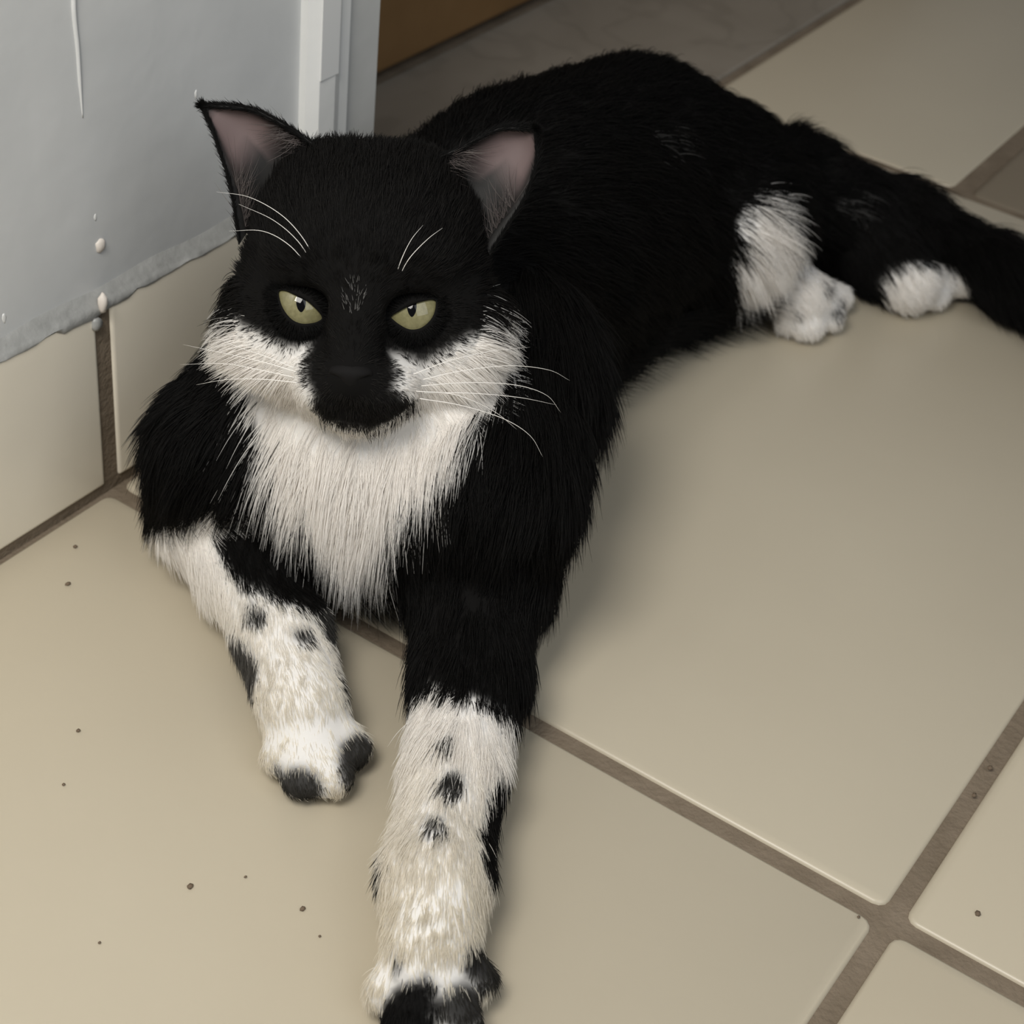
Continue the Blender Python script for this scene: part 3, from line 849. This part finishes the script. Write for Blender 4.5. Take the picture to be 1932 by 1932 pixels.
def leg_flow(gid, pts, l0, l1):
    m = RG == gid; P = ROOT[m]; pts = np.array(pts)
    best = np.full(len(P), 9.0); fv = np.zeros_like(P); tt = np.zeros(len(P)); n = len(pts) - 1; ax = np.zeros_like(P)
    for i in range(n):
        ab = pts[i + 1] - pts[i]; t = np.clip(((P - pts[i]) @ ab) / (ab @ ab), 0, 1); cpt = pts[i] + t[:, None] * ab
        d = np.linalg.norm(P - cpt, axis=1); k = d < best
        best[k] = d[k]; fv[k] = ab / np.linalg.norm(ab); tt[k] = (i + t[k]) / n; ax[k] = cpt[k]
    flow[m] = fv + np.array([0, 0, -0.25]) + 0.15 * norm(P - ax)
    length[m] = (l0 + (l1 - l0) * np.clip(tt * 1.05, 0, 1)) * (0.75 + 0.5 * rng.random(len(P)))
    lift[m] = 0.22
leg_flow(2, [a0, PX(440, 850, 0.05), a1, a2, a3, a4, PX(600, 1470, 0.006)], 0.014, 0.0028)
leg_flow(3, [np.array([0.118, 0.06, 0.07]), b0, b1, b2, b3, b4, b5, PX(812, 1950, 0.006)], 0.017, 0.0034)
leg_flow(4, [c0, c1, c2, c3, PX(1545, 610, 0.006)], 0.015, 0.0040)
leg_flow(5, [d0, d1, d2, d3, PX(1760, 570, 0.006)], 0.015, 0.0040)
leg_flow(6, tl, 0.018, 0.014)
lift[RG == 6] = 0.45
# keep hair off the eyes: part it round the opening
for s in (-1, 1):
    d = ROOT - EYE[s]; r_ = np.linalg.norm(d, axis=1) / EYE_R
    m = g0 & (r_ < 1.9)
    radial = norm(d - (d @ HE2)[:, None] * HE2[None])
    k = np.clip((1.9 - r_) / 0.7, 0, 1)[:, None]
    flow[m] = (norm(flow) * (1 - k) + radial * k)[m]
    length[m] = np.minimum(length, 0.0022 + 0.003 * (1 - k[:, 0]))[m]
    lift[m] = 0.10
# tangent direction with clump noise
CELL = np.where(length > 0.009, 0.0055, 0.0022)
cell = np.floor(ROOT / CELL[:, None] + rng.normal(0, 0.18, ROOT.shape))
hv = hash_vec(cell)
flow = norm(flow)
tan = norm(flow - (flow * RN).sum(1)[:, None] * RN)
dirn = norm(tan + RN * lift[:, None] + 0.24 * hv * np.where(length > 0.009, 1.0, 0.6)[:, None] + rng.normal(0, 0.13, ROOT.shape))
L = length * (0.7 + 0.5 * rng.random(N_FUR))
NP_ = 5
ts = np.linspace(0, 1, NP_)
PTS = np.zeros((N_FUR, NP_, 3))
grav = np.array([0, 0, -1.0])
sag = np.where(length > 0.009, 0.28, 0.05)
curl = norm(tan + 0.25 * hv)
for i, t in enumerate(ts):
    PTS[:, i] = ROOT - RN * 0.0004 + (dirn * t + (curl - dirn) * 0.35 * t * t) * L[:, None] + grav * (sag * L * t * t)[:, None]
# gather tips towards their clump
cc = (cell + 0.5) * CELL[:, None]
pull = np.where(length > 0.009, 0.28, 0.12)
for i, t in enumerate(ts):
    off = (cc - ROOT); off = off - (off * RN).sum(1)[:, None] * RN
    PTS[:, i] += off * (pull * t ** 1.5)[:, None]
PTS[:, :, 2] = np.maximum(PTS[:, :, 2], 0.0007 + 0.0012 * rng.random(N_FUR)[:, None])
PTS[:, :, 0] = np.where((PTS[:, :, 2] < BH + 0.01) & (PTS[:, :, 1] < YD1), np.maximum(PTS[:, :, 0], 0.002), PTS[:, :, 0])
# strand colours with a little individual variation
v_ = rng.random(N_FUR)
tone = np.where(RG == 0, 1.7, 1.0) * np.where((RG == 0) & (rl[:, 2] < -0.9) & (rl[:, 1] > 1.5), 1.7, 1.0)
cb = BLACK[None] * tone[:, None] * (0.6 + 0.9 * v_[:, None]) * np.array([1.04, 1.0, 0.97])
cw = WHITE[None] * (0.9 + 0.12 * v_[:, None])
_py = project(ROOT)[:, 1]      # dusty, creamier fur towards the front paws
_k = np.where((RG == 2) | (RG == 3), np.clip((_py - np.where(RG == 2, 1050, 1350)) / 350.0, 0, 1), 0)[:, None]
cw = cw * (1 - _k * np.array([0.16, 0.19, 0.27])[None])
SC = cb * (1 - RW[:, None]) + cw * RW[:, None]
rad0 = np.where(length > 0.009, 0.00011, 0.00009)

# no hair lies across the eye openings
keep = np.ones(N_FUR, bool)
for s in (-1, 1):
    c = EYE[s]; w = norm(CAMC - c); u = norm(CAMR[0] - w * (CAMR[0] @ w)); v2 = norm(-CAMR[1] - w * (-CAMR[1] @ w))
    cen = EYEC[s].mean(0); Hs = (EYEC[s] - cen) * 1.06 + cen
    near = np.where(np.linalg.norm(ROOT - c, axis=1) < 0.03)[0]
    P4 = np.repeat(PTS[near], 2, axis=1); P4[:, 1:-1:2] = 0.5 * (P4[:, 1:-1:2] + P4[:, 2::2])
    d = P4.reshape(-1, 3) - c
    hit = in_poly(np.stack([d @ u, d @ v2], 1), [tuple(h) for h in Hs]) & (d @ w > 0)
    keep[near[hit.reshape(len(near), -1).any(1)]] = False
PTS, SC, rad0 = PTS[keep], SC[keep], rad0[keep]

def strands(name, pts, radii, cols, mat, parent):
    n, k = pts.shape[:2]
    hc = bpy.data.hair_curves.new(name)
    hc.add_curves([k] * n)
    hc.position_data.foreach_set('vector', pts.astype(np.float32).ravel())
    at = hc.attributes.get('radius') or hc.attributes.new('radius', 'FLOAT', 'POINT')
    at.data.foreach_set('value', radii.astype(np.float32).ravel())
    ca = hc.attributes.new('coat', 'FLOAT_COLOR', 'CURVE')
    ca.data.foreach_set('color', np.concatenate([cols, np.ones((n, 1))], 1).astype(np.float32).ravel())
    hc.materials.append(mat)
    o = bpy.data.objects.new(name, hc); col.objects.link(o)
    return o
RAD = rad0[:, None] * np.array([1.0, 1.0, 0.85, 0.6, 0.12])[None]
fur = strands('fur', PTS, RAD, SC, M_FUR, cat)
cat_link(fur); tag(fur, kind='stuff')

# fur on the ears: backs and rims short and black, a few long pale hairs inside
ep, er, ec = [], [], []
for (o, fr, bk, N) in EARS:
    nv, nu = fr.shape[:2]
    for _ in range(9000):
        i = rng.random() ** 1.2 * (nv - 1.01); j = rng.random() * (nu - 1.01)
        i0, j0 = int(i), int(j); fi, fj = i - i0, j - j0
        q = (bk[i0, j0] * (1 - fi) * (1 - fj) + bk[i0 + 1, j0] * fi * (1 - fj) + bk[i0, j0 + 1] * (1 - fi) * fj + bk[i0 + 1, j0 + 1] * fi * fj)
        n = -N[i0, j0]; up = norm(bk[min(i0 + 1, nv - 1), j0] - bk[i0, j0])
        d = norm(up + 0.25 * n + rng.normal(0, 0.2, 3)); l = 0.0030 * (0.6 + 0.6 * rng.random())
        ep.append([q + d * l * t for t in ts]); ec.append(BLACK * (0.7 + 0.8 * rng.random()))
    for _ in range(2600):       # fringe along both edges
        j0 = 0 if rng.random() < 0.5 else nu - 1
        i = rng.random() * (nv - 1.01); i0 = int(i); fi = i - i0
        q = fr[i0, j0] * (1 - fi) + fr[i0 + 1, j0] * fi
        up = norm(fr[min(i0 + 1, nv - 1), j0] - fr[i0, j0]); inw = norm(fr[i0, nu // 2] - fr[i0, j0] + 1e-9)
        d = norm(up + 0.15 * inw * (1 if i0 < nv * 0.8 else 0) + rng.normal(0, 0.18, 3)); l = 0.0028 * (0.6 + 0.6 * rng.random())
        ep.append([q + d * l * t for t in ts]); ec.append(BLACK * (0.7 + 0.8 * rng.random()))
    for _ in range(170):        # long hairs from the front edge across the hollow
        i = rng.uniform(0.05, 0.42) * (nv - 1); i0 = int(i)
        jj = 1 if rng.random() < 0.55 else nu - 2
        q = fr[i0, jj]; inw = norm(fr[min(i0 + 3, nv - 1), nu // 2] - q) * 0.8 + N[i0, nu // 2] * 0.45
        d = norm(inw + rng.normal(0, 0.30, 3)); l = rng.uniform(0.004, 0.013)
        up = norm(fr[min(i0 + 3, nv - 1), jj] - q)
        ep.append([q + d * l * t + up * l * 0.25 * t * t for t in ts])
        ec.append(np.array([0.26, 0.225, 0.215]) * rng.uniform(0.2, 1.0))
for p0, d in LIDFUR:
    d = d / np.linalg.norm(d); l = 0.0022 * (0.6 + 0.7 * rng.random())
    ep.append([p0 + d * l * t for t in ts]); ec.append(BLACK * (0.7 + 0.8 * rng.random()))
ep = np.array(ep); er = np.full(len(ep), 0.00007)[:, None] * np.array([1, 1, 0.85, 0.6, 0.15])[None]
ef = strands('face_fur', ep, er, np.array(ec), M_FUR, cat)
cat_link(ef); tag(ef, kind='stuff')

# ------------------------------------------------------------------ whiskers
M_WHISK = plain('white_whisker', (0.85, 0.82, 0.78), 0.35, 0.5)
dz = 0.482
def whisker(pts, r=0.00013):
    # pts: (px, py, depth)
    o = tube('whisker', [PD(*p) for p in pts], [r, r * 0.9, r * 0.6, r * 0.15], M_WHISK, None, 5)
    return cat_link(o)
WH = [
    [(798, 716, .478), (870, 700, .480), (960, 690, .486), (1035, 698, .494), (1075, 718, .500)],
    [(795, 728, .477), (880, 722, .480), (970, 726, .486), (1030, 745, .492), (1058, 778, .497)],
    [(800, 741, .477), (890, 742, .480), (980, 750, .486), (1050, 764, .494)],
    [(792, 752, .476), (870, 765, .479), (950, 790, .484), (1000, 822, .489), (1024, 862, .492)],
    [(785, 738, .476), (860, 745, .479), (930, 775, .484), (975, 810, .490)],
    [(780, 706, .478), (850, 680, .482), (930, 662, .488), (1000, 655, .496)],
    [(560, 702, .480), (500, 684, .482), (430, 668, .488), (345, 650, .496)],
    [(555, 712, .479), (490, 698, .482), (420, 686, .488), (340, 688, .496)],
    [(560, 722, .478), (500, 716, .481), (430, 716, .487), (370, 726, .493)],
    [(555, 694, .480), (500, 672, .483), (450, 655, .488), (395, 632, .494)],
]
for w_ in WH: whisker(w_)
BROW = [
    [(600, 503, .497), (572, 450, .492), (530, 405, .489), (470, 372, .489), (408, 362, .491)],
    [(592, 502, .497), (562, 455, .492), (515, 415, .489), (450, 385, .489)],
    [(586, 508, .497), (545, 462, .492), (495, 436, .490), (432, 436, .490)],
    [(744, 528, .497), (758, 488, .492), (776, 452, .490), (798, 425, .490)],
    [(750, 528, .497), (772, 488, .492), (806, 452, .490), (835, 430, .490)],
]
for w_ in BROW: whisker([(a, b, c - 0.007) for a, b, c in w_], 0.00012)
print('cat verts', len(V), 'strands', N_FUR)
